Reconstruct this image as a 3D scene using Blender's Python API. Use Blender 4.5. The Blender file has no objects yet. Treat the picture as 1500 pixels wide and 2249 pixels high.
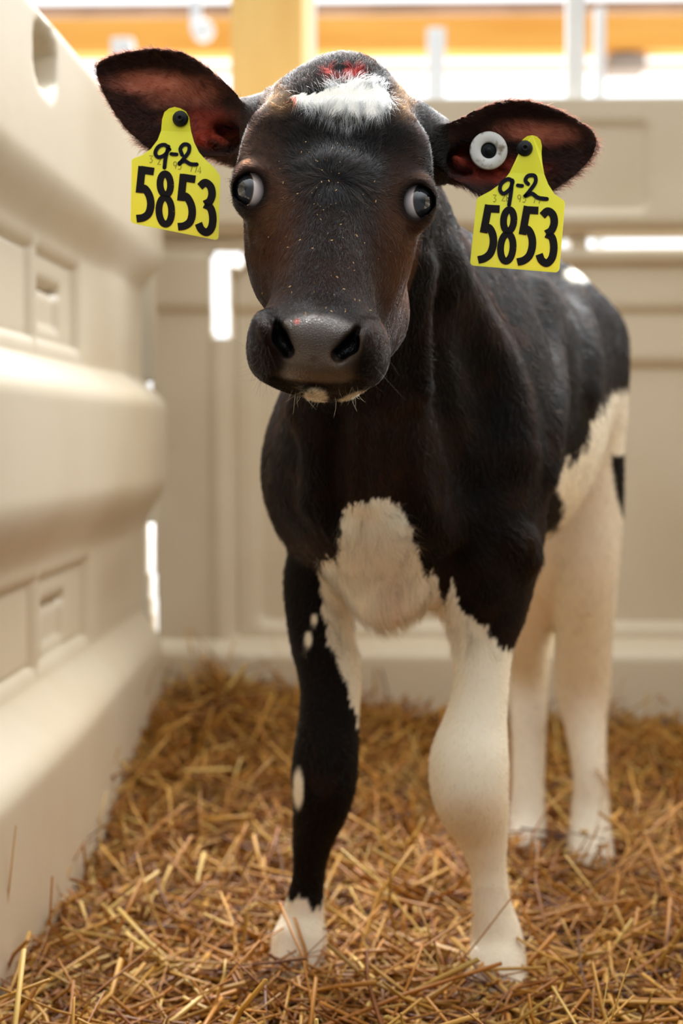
import bpy, math
import numpy as np
from mathutils import Vector, Matrix
QUICK = False
rng = np.random.default_rng(7)
sc = bpy.context.scene
COL = sc.collection
# ------------------------------------------------------------------ camera
W, H, F = 1500.0, 2249.0, 3880.0
CAMZ = 0.57
YAW, PITCH = math.radians(1.77), math.radians(-2.42)
cd = bpy.data.cameras.new('camera'); cam = bpy.data.objects.new('camera', cd); COL.objects.link(cam)
cam.location = (0, 0, CAMZ)
cam.rotation_euler = (math.pi/2 + PITCH, 0, YAW)
cd.sensor_fit = 'VERTICAL'; cd.sensor_height = 36.0; cd.lens = F/H*36.0
cd.clip_start = 0.05; cd.clip_end = 200
cd.dof.use_dof = True; cd.dof.focus_distance = 1.36; cd.dof.aperture_fstop = 5.2
sc.camera = cam
# ------------------------------------------------------------------ world, sun, exposure
w = bpy.data.worlds.new('daylight'); sc.world = w; w.use_nodes = True
nt = w.node_tree; bg = nt.nodes['Background']
tc = nt.nodes.new('ShaderNodeTexCoord'); sx = nt.nodes.new('ShaderNodeSeparateXYZ')
nt.links.new(tc.outputs['Generated'], sx.inputs[0])
def wmap(sock, a, b, c, d):
    m = nt.nodes.new('ShaderNodeMapRange'); m.interpolation_type = 'SMOOTHSTEP'
    for i, v in zip((1, 2, 3, 4), (a, b, c, d)): m.inputs[i].default_value = v
    nt.links.new(sock, m.inputs[0]); return m.outputs[0]
def wop(op, a, b):
    m = nt.nodes.new('ShaderNodeMath'); m.operation = op
    for i, v in enumerate((a, b)):
        if isinstance(v, float): m.inputs[i].default_value = v
        else: nt.links.new(v, m.inputs[i])
    return m.outputs[0]
back = wop('MULTIPLY', wmap(sx.outputs['Y'], 0.1, 0.7, 0.0, 5.5), wmap(sx.outputs['Z'], 0.22, 0.6, 0.0, 1.0))
wl_ = wop('ADD', wmap(sx.outputs['Z'], 0.05, 0.95, 0.0, 1.4), wmap(sx.outputs['Y'], -0.1, 0.85, 0.11, 1.15))
nt.links.new(wop('ADD', wl_, back), bg.inputs['Strength'])
bg.inputs['Color'].default_value = (0.93, 0.97, 1.0, 1)
sd = bpy.data.lights.new('sun', 'SUN'); sun = bpy.data.objects.new('sun', sd); COL.objects.link(sun)
sd.energy = 2.6; sd.angle = math.radians(14); sd.color = (1.0, 0.97, 0.93)
sun.rotation_euler = Vector((0.12, -0.78, -1.0)).to_track_quat('-Z', 'Y').to_euler()
sc.view_settings.view_transform = 'Standard'; sc.view_settings.look = 'None'
sc.view_settings.exposure = 0.60; sc.view_settings.gamma = 1.0
sc.view_settings.use_curve_mapping = False
sc.cycles.max_bounces = 6; sc.cycles.diffuse_bounces = 4; sc.cycles.glossy_bounces = 2
sc.cycles.transmission_bounces = 2; sc.cycles.transparent_max_bounces = 4
sc.cycles.caustics_reflective = False; sc.cycles.caustics_refractive = False
sc.cycles.use_denoising = True

# ------------------------------------------------------------------ helpers
Rm = np.array(cam.rotation_euler.to_matrix())
def P(px, py, Y):
    """world point seen at (px, py) at depth Y"""
    d = Rm @ np.array([(px-W/2)/F, -(py-H/2)/F, -1.0])
    return np.array([0, 0, CAMZ]) + d*(Y/d[1])
def proj(V):
    q = (V - np.array([0, 0, CAMZ])) @ Rm
    return W/2 - q[:, 0]/q[:, 2]*F, H/2 + q[:, 1]/q[:, 2]*F
def m(rpx, Y): return rpx/F*Y
def sstep(a, b, x):
    t = np.clip((x-a)/(b-a), 0, 1); return t*t*(3-2*t)
def tag(o, label=None, cat=None, group=None, kind=None):
    for k, v in (('label', label), ('category', cat), ('group', group), ('kind', kind)):
        if v: o[k] = v
    return o
def link(o, parent=None):
    COL.objects.link(o)
    if parent is not None: o.parent = parent
    return o
def mesh_obj(name, V, Fc, mat, parent=None, smooth=True):
    me = bpy.data.meshes.new(name)
    me.from_pydata([tuple(map(float, v)) for v in V], [], [tuple(int(i) for i in f) for f in Fc])
    if smooth: me.polygons.foreach_set('use_smooth', np.ones(len(me.polygons), bool))
    if mat: me.materials.append(mat)
    return link(bpy.data.objects.new(name, me), parent)
def fast_mesh(name, V, Q, mat, parent=None, smooth=True):
    me = bpy.data.meshes.new(name); V = np.asarray(V, np.float32); Q = np.asarray(Q, np.int32)
    me.vertices.add(len(V)); me.vertices.foreach_set('co', V.ravel())
    n = Q.shape[1]; me.loops.add(Q.size); me.loops.foreach_set('vertex_index', Q.ravel())
    me.polygons.add(len(Q)); me.polygons.foreach_set('loop_start', np.arange(len(Q), dtype=np.int32)*n)
    me.update(calc_edges=True); me.validate()
    if smooth: me.polygons.foreach_set('use_smooth', np.ones(len(me.polygons), bool))
    if mat: me.materials.append(mat)
    return link(bpy.data.objects.new(name, me), parent)
def empty(name, loc=(0, 0, 0)):
    o = bpy.data.objects.new(name, None); o.location = loc; o.empty_display_size = .05
    return link(o)
def material(name, color, rough=.5, spec=.5, bump=None, noise=None, sss=0, coat=0, metal=0):
    mt = bpy.data.materials.new(name); mt.use_nodes = True
    t = mt.node_tree; b = t.nodes['Principled BSDF']
    b.inputs['Base Color'].default_value = (*color, 1); b.inputs['Roughness'].default_value = rough
    b.inputs['Specular IOR Level'].default_value = spec; b.inputs['Coat Weight'].default_value = coat
    b.inputs['Metallic'].default_value = metal
    if sss:
        b.inputs['Subsurface Weight'].default_value = sss; b.inputs['Subsurface Scale'].default_value = .01
    if noise:    # (second colour, scale, lo, hi[, stretch])
        n = t.nodes.new('ShaderNodeTexNoise'); n.inputs['Scale'].default_value = noise[1]; n.inputs['Detail'].default_value = 6
        tcn = t.nodes.new('ShaderNodeTexCoord'); mp = t.nodes.new('ShaderNodeMapping')
        mp.inputs['Scale'].default_value = noise[4] if len(noise) > 4 else (1, 1, 1)
        t.links.new(tcn.outputs['Object'], mp.inputs[0]); t.links.new(mp.outputs[0], n.inputs['Vector'])
        r = t.nodes.new('ShaderNodeMapRange'); r.inputs[1].default_value = noise[2]; r.inputs[2].default_value = noise[3]
        t.links.new(n.outputs['Fac'], r.inputs[0])
        mx = t.nodes.new('ShaderNodeMix'); mx.data_type = 'RGBA'
        mx.inputs[6].default_value = (*color, 1); mx.inputs[7].default_value = (*noise[0], 1)
        t.links.new(r.outputs[0], mx.inputs[0]); t.links.new(mx.outputs[2], b.inputs['Base Color'])
    if bump:     # (scale, strength, distance)
        n = t.nodes.new('ShaderNodeTexNoise'); n.inputs['Scale'].default_value = bump[0]; n.inputs['Detail'].default_value = 5
        tcn = t.nodes.new('ShaderNodeTexCoord'); t.links.new(tcn.outputs['Object'], n.inputs['Vector'])
        bp = t.nodes.new('ShaderNodeBump'); bp.inputs['Strength'].default_value = bump[1]; bp.inputs['Distance'].default_value = bump[2]
        t.links.new(n.outputs['Fac'], bp.inputs['Height']); t.links.new(bp.outputs[0], b.inputs['Normal'])
    return mt
def attr_color(mt, name='Col', node='Principled BSDF'):
    t = mt.node_tree; a = t.nodes.new('ShaderNodeAttribute'); a.attribute_name = name
    t.links.new(a.outputs['Color'], t.nodes[node].inputs['Base Color']); return a
def set_col(me, C, name='Col'):
    a = me.attributes.new(name, 'FLOAT_COLOR', 'POINT')
    a.data.foreach_set('color', np.hstack([C, np.ones((len(C), 1))]).astype(np.float32).ravel())
def box(name, c, s, mat, parent=None, bev=.004):
    x, y, z = [v/2 for v in s]
    V = [(c[0]+i*x, c[1]+j*y, c[2]+k*z) for i in (-1, 1) for j in (-1, 1) for k in (-1, 1)]
    Fc = [(0, 1, 3, 2), (4, 6, 7, 5), (0, 4, 5, 1), (2, 3, 7, 6), (0, 2, 6, 4), (1, 5, 7, 3)]
    o = mesh_obj(name, V, Fc, mat, parent, smooth=False)
    if bev:
        b = o.modifiers.new('bevel', 'BEVEL'); b.width = bev; b.segments = 2
    return o
def vnoise(p, scale, seed=0):
    """smooth value noise, p (n,3) -> (n,) in 0..1"""
    q = p*scale + 100.0; i = np.floor(q).astype(np.int64); f = q-i; f = f*f*(3-2*f)
    def h(a):
        v = (a[:, 0]*73856093) ^ (a[:, 1]*19349663) ^ (a[:, 2]*83492791) ^ (seed*2654435761)
        v = (v ^ (v >> 13))*1274126177 & 0x7fffffff
        return ((v ^ (v >> 16)) & 0xffff)/65535.0
    r = 0
    for a in (0, 1):
        for b in (0, 1):
            for c in (0, 1):
                wgt = (f[:, 0] if a else 1-f[:, 0])*(f[:, 1] if b else 1-f[:, 1])*(f[:, 2] if c else 1-f[:, 2])
                r = r + wgt*h(i+np.array([a, b, c]))
    return r

# ------------------------------------------------------------------ pen walls, floor, barn
PLASTIC = material('ivory_plastic', (.68, .58, .43), .42, .4, bump=(60, .15, .003), noise=((.61, .50, .345), 3.0, .45, .75))
def wall_left_depth(Y, z):
    x = -.47 + 0*Y
    up = sstep(.825, .90, z)*(1-sstep(1.065, 1.092, z))
    x = x + .040*up
    x = x + .045*sstep(.40, .50, z)*(1-sstep(.62, .675, z))
    x = x + (.035+.03*(1-sstep(2.0, 3.1, Y)))*(1-sstep(.19, .262, z))
    # recessed fields with their frames
    for z0, z1, y1 in ((.685, .825, 2.56), (.262, .398, 2.62)):
        inn = sstep(z0, z0+.012, z)*(1-sstep(z1-.012, z1, z))
        x = x - .012*inn*(1-sstep(y1-.02, y1, Y))
        x = x + .012*inn*np.exp(-((Y-2.245)/.012)**2)
        yc, zc = (2.385, .772) if z0 > .5 else (2.40, .345)
        slot = sstep(.085, .070, np.abs(Y-yc))*sstep(.011, .006, np.abs(z-zc))
        x = x - .03*slot
        x = x - .008*sstep(.08, .06, np.abs(Y-yc))*sstep(.035, .02, np.abs(z-zc+.03))
    # hand hole near the top edge
        rr = (np.abs((Y-2.115)/.07)**3+np.abs((z-1.022)/.042)**3)**(1/3)
    x = x - .05*sstep(1.05, .85, rr)
    # turns away at the corner post
    x = x - .05*sstep(3.17, 3.28, Y)
    x = x + .012*np.exp(-((Y-2.85)/.16)**2)*sstep(.3, .4, z)*(1-sstep(.8, .9, z))
    return x
def grid_mesh(name, ua, va, fn, mat, hole=None, thick=.012):
    U, V = np.meshgrid(ua, va, indexing='ij'); pts = fn(U, V).reshape(-1, 3)
    nu, nv = len(ua), len(va); idx = np.arange(nu*nv).reshape(nu, nv)
    Q = np.stack([idx[:-1, :-1], idx[1:, :-1], idx[1:, 1:], idx[:-1, 1:]], -1).reshape(-1, 4)
    if hole is not None:
        uc = (U[:-1, :-1]+U[1:, 1:])/2; vc = (V[:-1, :-1]+V[1:, 1:])/2
        Q = Q[~hole(uc, vc).ravel()]
    o = fast_mesh(name, pts, Q, mat)
    s = o.modifiers.new('thickness', 'SOLIDIFY'); s.thickness = thick; s.offset = -1
    return o
wl = grid_mesh('wall_left', np.arange(.9, 3.30, .008), np.arange(-.02, 1.092, .006),
    lambda Y, z: np.stack([wall_left_depth(Y, z), Y, z], -1), PLASTIC)
wl.modifiers['thickness'].offset = 1
tag(wl, 'ivory moulded plastic pen side wall with rounded bands and slotted recesses', kind='structure')

YB = 3.35
def bx(px): return (px-870)/F*YB
def bz(py): return CAMZ + (960-py)/F*YB
def rbox(x, z, x0, x1, z0, z1, r, soft):
    cx, cz, hx, hz = (x0+x1)/2, (z0+z1)/2, (x1-x0)/2, (z1-z0)/2
    qx, qz = np.abs(x-cx)-hx+r, np.abs(z-cz)-hz+r
    d = np.hypot(np.maximum(qx, 0), np.maximum(qz, 0))+np.minimum(np.maximum(qx, qz), 0)-r
    return sstep(soft, -soft, d), d
def wall_back_fn(x, z):
    y = YB + 0*x
    y = y - .035*sstep(bz(520), bz(495), z)                       # top rail
    y = y - .012*sstep(bz(690), bz(665), z)*(1-sstep(bz(570), bz(550), z))
    a, _ = rbox(x, z, bx(505), bx(1700), bz(1432), bz(575), .045, .008)
    b, _ = rbox(x, z, bx(560), bx(1700), bz(1380), bz(795), .03, .012)
    y = y + .022*a*(z < bz(560)) + .016*b
    y = y - .014*np.exp(-((x-bx(482))/.010)**2)*sstep(bz(1500), bz(1440), z)*(1-sstep(bz(560), bz(540), z))
    y = y - .03*(1-sstep(bz(1440), bz(1405), z))
    c, _ = rbox(x, z, bx(1105), bx(1410), bz(478), bz(285), .02, .008)
    y = y + .008*c
    return np.stack([x, y, z], -1)
def wall_back_hole(x, z):
    h = rbox(x, z, bx(470), bx(503), bz(748), bz(557), .014, .001)[1] < 0
    h |= rbox(x, z, bx(470), bx(538), bz(586), bz(555), .012, .001)[1] < 0
    h |= rbox(x, z, bx(1282), bx(1700), bz(562), bz(524), .012, .001)[1] < 0
    h |= rbox(x, z, bx(1222), bx(1252), bz(562), bz(530), .012, .001)[1] < 0
    return h
wb = grid_mesh('wall_back', np.arange(bx(346), 1.1, .0055), np.arange(-.02, 1.196, .0055), wall_back_fn, PLASTIC, wall_back_hole)
wb.modifiers['thickness'].offset = 1
tag(wb, 'ivory moulded plastic back wall of the pen with slots and recessed fields', kind='structure')
# corner flange of the back wall, with a narrow opening left of it
def flange_hole(x, z):
    zz = np.clip((bz(1150)-z)/(bz(1150)-bz(1455)), 0, 1)
    c = bx(322)+(bx(352)-bx(322))*zz**2
    return ((z < bz(1150)) & (z > bz(1460)) & (np.abs(x-c) < .010)) | ((z < bz(835)) & (z > bz(885)) & (np.abs(x-bx(322)) < .008))
wf = grid_mesh('trim_corner', np.arange(bx(150), bx(346), .004), np.arange(-.02, 1.19, .006),
    lambda x, z: np.stack([x, YB+.03-.02*sstep(bx(300), bx(346), x), z], -1), PLASTIC, flange_hole)
tag(wf, 'ivory plastic corner flange joining side and back walls, with narrow bright openings', kind='structure')
STRAWBASE = material('straw_litter', (.12, .05, .012), .9, .1, bump=(90, 1, .02), noise=((.09, .045, .014), 30, .4, .65))
def ground(x, y):
    g = (.030-.02*sstep(-.2, .3, x))*sstep(2.3, 3.3, y) + .03*np.exp(-((x+.47)/.15)**2)*(sstep(2.1, 2.8, y)*1.3-.5) + .05*np.exp(-((x+.28)/.2)**2)*sstep(2.7, 3.3, y)
    g = g + .008*np.sin(x*23+y*11)*np.cos(y*17-x*9)
    g = g + .024*np.exp(-((x+.10)**2+(y-1.74)**2)/.004) + .022*np.exp(-((x-.11)**2+(y-1.69)**2)/.004)
    g = g - .02*np.exp(-(((x-.28)/.1)**2+((y-2.3)/.07)**2))
    return g - .012
fl = grid_mesh('floor', np.arange(-.6, 1.1, .02), np.arange(.9, 3.4, .02), lambda x, y: np.stack([x, y, ground(x, y)], -1), STRAWBASE, thick=.02)
tag(fl, 'pen floor under the straw', kind='structure')

wr = grid_mesh('wall_right', np.arange(.9, 3.34, .02), np.arange(-.02, 1.092, .02),
    lambda Y, z: np.stack([.93-wall_left_depth(Y, z)-.47, Y, z], -1), PLASTIC)
tag(wr, 'ivory plastic pen side wall opposite, just outside the picture', kind='structure')
WOOD = material('yellow_timber', (.90, .60, .22), .6, .3, noise=((.82, .50, .16), 3, .35, .7, (6, 6, .6)))
ORANGE = material('orange_timber', (.95, .47, .10), .6, .3, noise=((.85, .36, .06), 2.2, .35, .7, (.4, 1, 5)))
DULL = material('weathered_board', (.42, .33, .27), .8, .2, noise=((.34, .26, .2), 2, .4, .6))
STEEL = material('galvanised_steel', (.80, .81, .82), .5, .4, noise=((.72, .73, .75), 8, .4, .6))
WHITEP = material('white_paint', (.93, .92, .91), .5, .4, noise=((.9, .89, .88), 5, .4, .6))
def far_box(name, x0, x1, y0, y1, Y, depth, mat, parent=None, bev=.004):
    a = P(x0, y1, Y); b = P(x1, y0, Y)
    return box(name, ((a[0]+b[0])/2, Y+depth/2, (a[2]+b[2])/2), (b[0]-a[0], depth, b[2]-a[2]), mat, parent, bev)
p = far_box('timber_post', 508, 664, -400, 380, 4.1, .165, WOOD)
far_box('post_foot', 545, 640, 380, 1502, 4.13, .10, WOOD, p)
tag(p, 'square yellow timber post standing behind the pen back wall', 'post')
p = far_box('timber_post', 664, 692, -400, 1482, 4.28, .04, WHITEP)  # added strip, white colour stands in for the post's lighter side face
p.name = 'post_light_side'
tag(p, 'lighter side face of the yellow timber post, added as a narrow pale strip', 'board')
p = far_box('steel_post', 1238, 1288, -400, 1490, 4.2, .055, STEEL)
tag(p, 'grey galvanised steel post rising behind the back wall at right', 'post')
p = far_box('steel_post', 1300, 1330, 15, 1302, 6.5, .06, WHITEP)
p.name = 'white_post'; tag(p, 'pale slim post just right of the grey steel post', 'post')
p = far_box('white_post', 936, 978, 60, 1238, 8.0, .08, WHITEP)
tag(p, 'short white post seen between the calf ears and the orange beam', 'post')
p = far_box('white_post', 250, 290, 82, 1238, 8.0, .08, WHITEP)
tag(p, 'short white post above the tagged ear at left', 'post')
p = far_box('timber_beam', -1500, 3000, 20, 128, 12.0, .25, ORANGE)
tag(p, 'long orange laminated timber beam across the far barn opening', 'beam')
p = far_box('barn_purlin', -1500, 3000, 8, 22, 12.2, .2, DULL)
tag(p, 'thin dull grey brown board above the orange beam', 'board')
p = far_box('barn_board', 300, 3000, 128, 160, 12.3, .1, material('pale_board', (.72, .62, .50), .8, .2))
tag(p, 'pale tan board under the orange beam', 'board')
p = far_box('beam_bracket', 1335, 1420, 118, 152, 12.0, .3, DULL)
tag(p, 'small brown bracket under the orange beam at far right', 'bracket')
fb = grid_mesh('floor_barn', np.array([-9.0, 9.0]), np.array([3.42, 16.0]), lambda x, y: np.stack([x, y, 0*x-.02], -1), material('pale_concrete', (.55, .53, .50), .8, .2), thick=.05)
tag(fb, 'barn floor beyond the pen', kind='structure')
# round lamp seen above the left ear
def disc_mesh(c, r, nrm, th, n=40, inner=0, bev=.2):
    nrm = Vector(nrm).normalized(); u = nrm.orthogonal().normalized(); v = nrm.cross(u)
    rings = []
    b = th*bev
    prof = [(r-b, 0), (r, b), (r, th-b), (r-b, th)]
    if inner: prof += [(inner+b, th), (inner, th-b), (inner, b), (inner+b, 0)]
    V = []; Fc = []
    for rr, h in prof:
        for i in range(n):
            a = 2*math.pi*i/n
            V.append(tuple(Vector(c)+(u*math.cos(a)+v*math.sin(a))*rr+nrm*h))
    k = len(prof)
    for j in range(k if inner else k-1):
        for i in range(n):
            a, b2 = j*n, ((j+1) % k)*n
            Fc.append((a+i, a+(i+1) % n, b2+(i+1) % n, b2+i))
    if not inner:
        Fc.append(tuple(range(n))[::-1]); Fc.append(tuple(range((k-1)*n, k*n)))
    return V, Fc
lamp = empty('barn_fitting', P(447, 70, 9.0))
V, Fc = disc_mesh((0, 0, 0), .055, (0, -1, 0), .05); mesh_obj('housing', V, Fc, WHITEP, lamp)
box('bracket', (-.045, .06, .10), (.05, .05, .16), STEEL, lamp)
tag(lamp, 'small round white fitting hanging in front of the orange beam', 'fitting')

# ------------------------------------------------------------------ implicit surface toolkit
def axis_pts(segs):
    out = []
    for a, b, h in segs: out += list(np.arange(a, b, h))
    return np.array(out, np.float32)
HV = .0030 if QUICK else .0017
xs = axis_pts([(-.262, .172, HV), (.172, .36, .0045)])
ys = axis_pts([(1.22, 1.52, HV), (1.52, 1.60, .003), (1.60, 2.56, .0055)])
zs = axis_pts([(-.03, .56, .0045), (.56, .905, HV)])
FLD = np.full((len(xs), len(ys), len(zs)), .5, np.float32)
def region(lo, hi, mg):
    s = []
    for a, l, h in zip((xs, ys, zs), lo, hi):
        i0 = max(0, int(np.searchsorted(a, l-mg))-1); i1 = min(len(a), int(np.searchsorted(a, h+mg))+1)
        s.append(slice(i0, max(i1, i0+1)))
    return tuple(s)
def grids(s):
    return xs[s[0]][:, None, None], ys[s[1]][None, :, None], zs[s[2]][None, None, :]
def combine(s, d, k, mode='add'):
    a = FLD[s]; d = d.astype(np.float32)
    if mode == 'add':
        h = np.maximum(k-np.abs(a-d), 0)/k; FLD[s] = np.minimum(a, d)-h*h*k*.25
    else:
        d = -d; h = np.maximum(k-np.abs(a-d), 0)/k; FLD[s] = np.maximum(a, d)+h*h*k*.25
def ell(c, r, R=None, k=.02, mode='add', p=2.0):
    c = np.asarray(c, float); r = np.asarray(r, float); mx = r.max()*(1.0 if R is None else 1.25)
    s = region(c-mx, c+mx, max(.03, k)); X, Y, Z = grids(s); X = X-c[0]; Y = Y-c[1]; Z = Z-c[2]
    if R is not None:
        X, Y, Z = [X*R[0][i]+Y*R[1][i]+Z*R[2][i] for i in range(3)]
    if p == 2.0:
        k0 = np.sqrt((X/r[0])**2+(Y/r[1])**2+(Z/r[2])**2)
        k1 = np.sqrt((X/r[0]**2)**2+(Y/r[1]**2)**2+(Z/r[2]**2)**2)+1e-6
        d = k0*(k0-1)/k1
    else:
        k0 = (np.abs(X/r[0])**p+np.abs(Y/r[1])**p+np.abs(Z/r[2])**p)**(1/p); d = (k0-1)*r.min()
    combine(s, d, k, mode)
def cone(a, b, ra, rb, k=.02, mode='add', sq=None):
    """tapered capsule; sq=(vector, factor): cross-section scaled along vector"""
    a = np.asarray(a, float); b = np.asarray(b, float); R = max(ra, rb)*(1.0 if sq is None else max(1, sq[1]))
    s = region(np.minimum(a, b)-R, np.maximum(a, b)+R, max(.03, k)); X, Y, Z = grids(s)
    ab = b-a; L2 = ab@ab; X = X-a[0]; Y = Y-a[1]; Z = Z-a[2]
    t = np.clip((X*ab[0]+Y*ab[1]+Z*ab[2])/L2, 0, 1)
    X = X-t*ab[0]; Y = Y-t*ab[1]; Z = Z-t*ab[2]
    if sq is not None:
        n = np.asarray(sq[0], float); n = n/np.linalg.norm(n); q = X*n[0]+Y*n[1]+Z*n[2]; f = 1/sq[1]-1
        X = X+q*f*n[0]; Y = Y+q*f*n[1]; Z = Z+q*f*n[2]
    tt = t*t*(3-2*t)*.35+t*.65
    combine(s, np.sqrt(X*X+Y*Y+Z*Z)-(ra+(rb-ra)*tt), k, mode)
def catmull(A, n=5):
    A = np.asarray(A, float); Q = np.vstack([2*A[0]-A[1], A, 2*A[-1]-A[-2]]); out = []
    for i in range(len(A)-1):
        p0, p1, p2, p3 = Q[i:i+4]
        for t in np.arange(n)/n:
            out.append(.5*(2*p1+(p2-p0)*t+(2*p0-5*p1+4*p2-p3)*t*t+(3*p1-p0-3*p2+p3)*t**3))
    return np.array(out+[A[-1]])
def chain(st, k=.012, mode='add', sub=5):
    """limb through stations (px, py, Y, r in px), one smooth tapering surface"""
    A = catmull([list(P(a, b, c))+[m(r, c)] for a, b, c, r in st], sub); R = A[:, 3].max()
    s = region(A[:, :3].min(0)-R, A[:, :3].max(0)+R, max(.03, k)); X, Y, Z = grids(s)
    D = np.full(FLD[s].shape, 9, np.float32)
    for p, q in zip(A, A[1:]):
        ab = q[:3]-p[:3]; L2 = ab@ab; mr = max(p[3], q[3])+.05
        z = [slice(max(0, int(np.searchsorted(a[c], l-mr))-1), min(len(a[c]), int(np.searchsorted(a[c], h+mr))+1)) for a, c, l, h in
             (((X.ravel(),), 0, min(p[0], q[0]), max(p[0], q[0])), ((Y.ravel(),), 0, min(p[1], q[1]), max(p[1], q[1])), ((Z.ravel(),), 0, min(p[2], q[2]), max(p[2], q[2])))]
        x = X[z[0]]-p[0]; y = Y[:, z[1]]-p[1]; w_ = Z[:, :, z[2]]-p[2]
        t = np.clip((x*ab[0]+y*ab[1]+w_*ab[2])/L2, 0, 1)
        dd = np.sqrt((x-t*ab[0])**2+(y-t*ab[1])**2+(w_-t*ab[2])**2)-(p[3]+(q[3]-p[3])*t)
        D[tuple(z)] = np.minimum(D[tuple(z)], dd)
    combine(s, D, k, mode)
def field_y(px, py, y0=1.22, y1=2.5):
    """depth at which the ray through (px, py) first meets the body"""
    for Yt in np.arange(y0, y1, .0012):
        p = P(px, py, Yt)
        i, j, k = [min(len(a)-1, int(np.searchsorted(a, v))) for a, v in zip((xs, ys, zs), p)]
        if FLD[i, j, k] < 0: return Yt
    return None
def pell(px, py, Y, rx, ry, rz, R=None, k=.015, mode='add', p=2.0):
    """ellipsoid at pixel; rx, rz in px, ry depth in metres"""
    ell(P(px, py, Y), (m(rx, Y), ry, m(rz, Y)), R, k, mode, p)
def rot(ax, ay, az):
    return np.array((Matrix.Rotation(math.radians(az), 3, 'Z') @ Matrix.Rotation(math.radians(ay), 3, 'Y') @ Matrix.Rotation(math.radians(ax), 3, 'X')))
# ---- trunk
BA = rot(0, 0, -22)          # body axis: local y runs from chest to rump
ell((.014, 1.80, .585), (.114, .150, .180), BA, .05)
ell((.100, 2.03, .600), (.122, .300, .172), BA, .06)
ell((.194, 2.30, .650), (.100, .165, .140), BA, .05)
cone((.030, 1.83, .735), (.185, 2.30, .755), .038, .030, .05)
ell((-.074, 1.77, .528), (.056, .085, .088), rot(0, -6, -10), .04)
ell((.092, 1.755, .500), (.056, .085, .140), rot(0, 5, -10), .04)
ell((.100, 1.80, .640), (.050, .080, .120), rot(0, -14, -22), .04)
ell(P(850, 1185, 1.72), (.050, .060, .088), None, .035)
ell(P(820, 1030, 1.68), (.070, .070, .085), None, .04)
# hips
ell((.262, 2.36, .700), (.030, .05, .035), None, .04)
ell((.175, 2.40, .700), (.030, .05, .035), None, .04)
chain([(1335, 700, 2.50, 20), (1362, 800, 2.53, 18), (1366, 930, 2.52, 15), (1364, 1060, 2.50, 17), (1360, 1150, 2.49, 13), (1354, 1200, 2.48, 5)], .012)
# ---- neck
cone(P(765, 360, 1.56), (.008, 1.75, .640), .064, .092, .05, sq=((0, .5, 1), 1.05))
cone(P(780, 560, 1.54), (-.020, 1.70, .540), .050, .085, .05)
cone(P(800, 470, 1.58), (.030, 1.84, .720), .045, .055, .05)
cone(P(905, 700, 1.62), P(935, 1000, 1.70), .020, .030, .03)
cone(P(770, 880, 1.60), P(800, 1100, 1.66), .018, .030, .03)
# ---- front legs
chain([(1040, 1020, 1.76, 105), (1070, 1200, 1.75, 100), (1078, 1320, 1.75, 82), (1062, 1420, 1.745, 66), (1055, 1520, 1.74, 62),
       (1042, 1600, 1.735, 72), (1030, 1680, 1.73, 88), (1035, 1755, 1.735, 82), (1058, 1830, 1.75, 58), (1072, 1910, 1.76, 41),
       (1080, 1990, 1.765, 45), (1092, 2065, 1.765, 58), (1090, 2120, 1.755, 58)], .014)
chain([(1072, 2120, 1.745, 46), (1062, 2190, 1.725, 40)], .012); chain([(1108, 2120, 1.75, 46), (1118, 2185, 1.73, 40)], .012)
chain([(1140, 1160, 1.80, 50), (1150, 1260, 1.80, 30)], .02)
chain([(655, 1050, 1.78, 70), (690, 1175, 1.79, 56), (697, 1265, 1.79, 74), (697, 1310, 1.79, 74), (706, 1400, 1.79, 71), (725, 1490, 1.79, 69),
       (723, 1570, 1.785, 66), (714, 1680, 1.78, 74), (708, 1755, 1.785, 66), (686, 1850, 1.80, 45), (677, 1930, 1.81, 37),
       (667, 2000, 1.815, 46), (660, 2060, 1.81, 54)], .014)
chain([(642, 2070, 1.80, 46), (626, 2150, 1.78, 42)], .012); chain([(672, 2070, 1.80, 44), (676, 2145, 1.785, 40)], .012)
# ---- rear legs
chain([(1285, 930, 2.34, 85), (1290, 1100, 2.35, 78), (1288, 1250, 2.36, 70), (1282, 1400, 2.40, 62), (1280, 1500, 2.43, 62),
       (1286, 1590, 2.42, 46), (1295, 1700, 2.39, 37), (1297, 1780, 2.38, 42), (1297, 1850, 2.36, 50), (1298, 1895, 2.34, 53)], .02)
chain([(1200, 1000, 2.36, 90), (1182, 1200, 2.38, 80), (1166, 1350, 2.44, 58), (1160, 1480, 2.50, 46), (1161, 1600, 2.48, 38),
       (1160, 1720, 2.45, 36), (1158, 1800, 2.43, 42), (1155, 1868, 2.40, 46)], .02)
# ---- skull loft
N0, T0 = P(697, 800, 1.302), P(752, 200, 1.478)
AX = T0-N0; HL = np.linalg.norm(AX); AX = AX/HL
SX = np.array([math.cos(math.radians(5)), .07, -math.sin(math.radians(5))]); SX -= AX*(SX@AX); SX /= np.linalg.norm(SX)
NX = np.cross(SX, AX); NX = NX if NX[1] < 0 else -NX
us = np.array([-.05, 0, .12, .22, .32, .45, .58, .68, .76, .83, .89, .94, .99])
ha = np.array([.026, .035, .0395, .0385, .0405, .051, .0660, .0700, .0635, .052, .039, .026, .012])
hf = np.array([.020, .032, .036, .0375, .0390, .043, .050, .054, .055, .052, .046, .036, .018])
hb = np.array([.020, .030, .034, .042, .052, .062, .068, .068, .062, .056, .050, .040, .020])
s = region(np.array([-.14, 1.23, .57]), np.array([.10, 1.56, .90]), .0); X, Y, Z = grids(s)
X = X-N0[0]; Y = Y-N0[1]; Z = Z-N0[2]
u = (X*AX[0]+Y*AX[1]+Z*AX[2])/HL; q = X*SX[0]+Y*SX[1]+Z*SX[2]; nn = X*NX[0]+Y*NX[1]+Z*NX[2]
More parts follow.
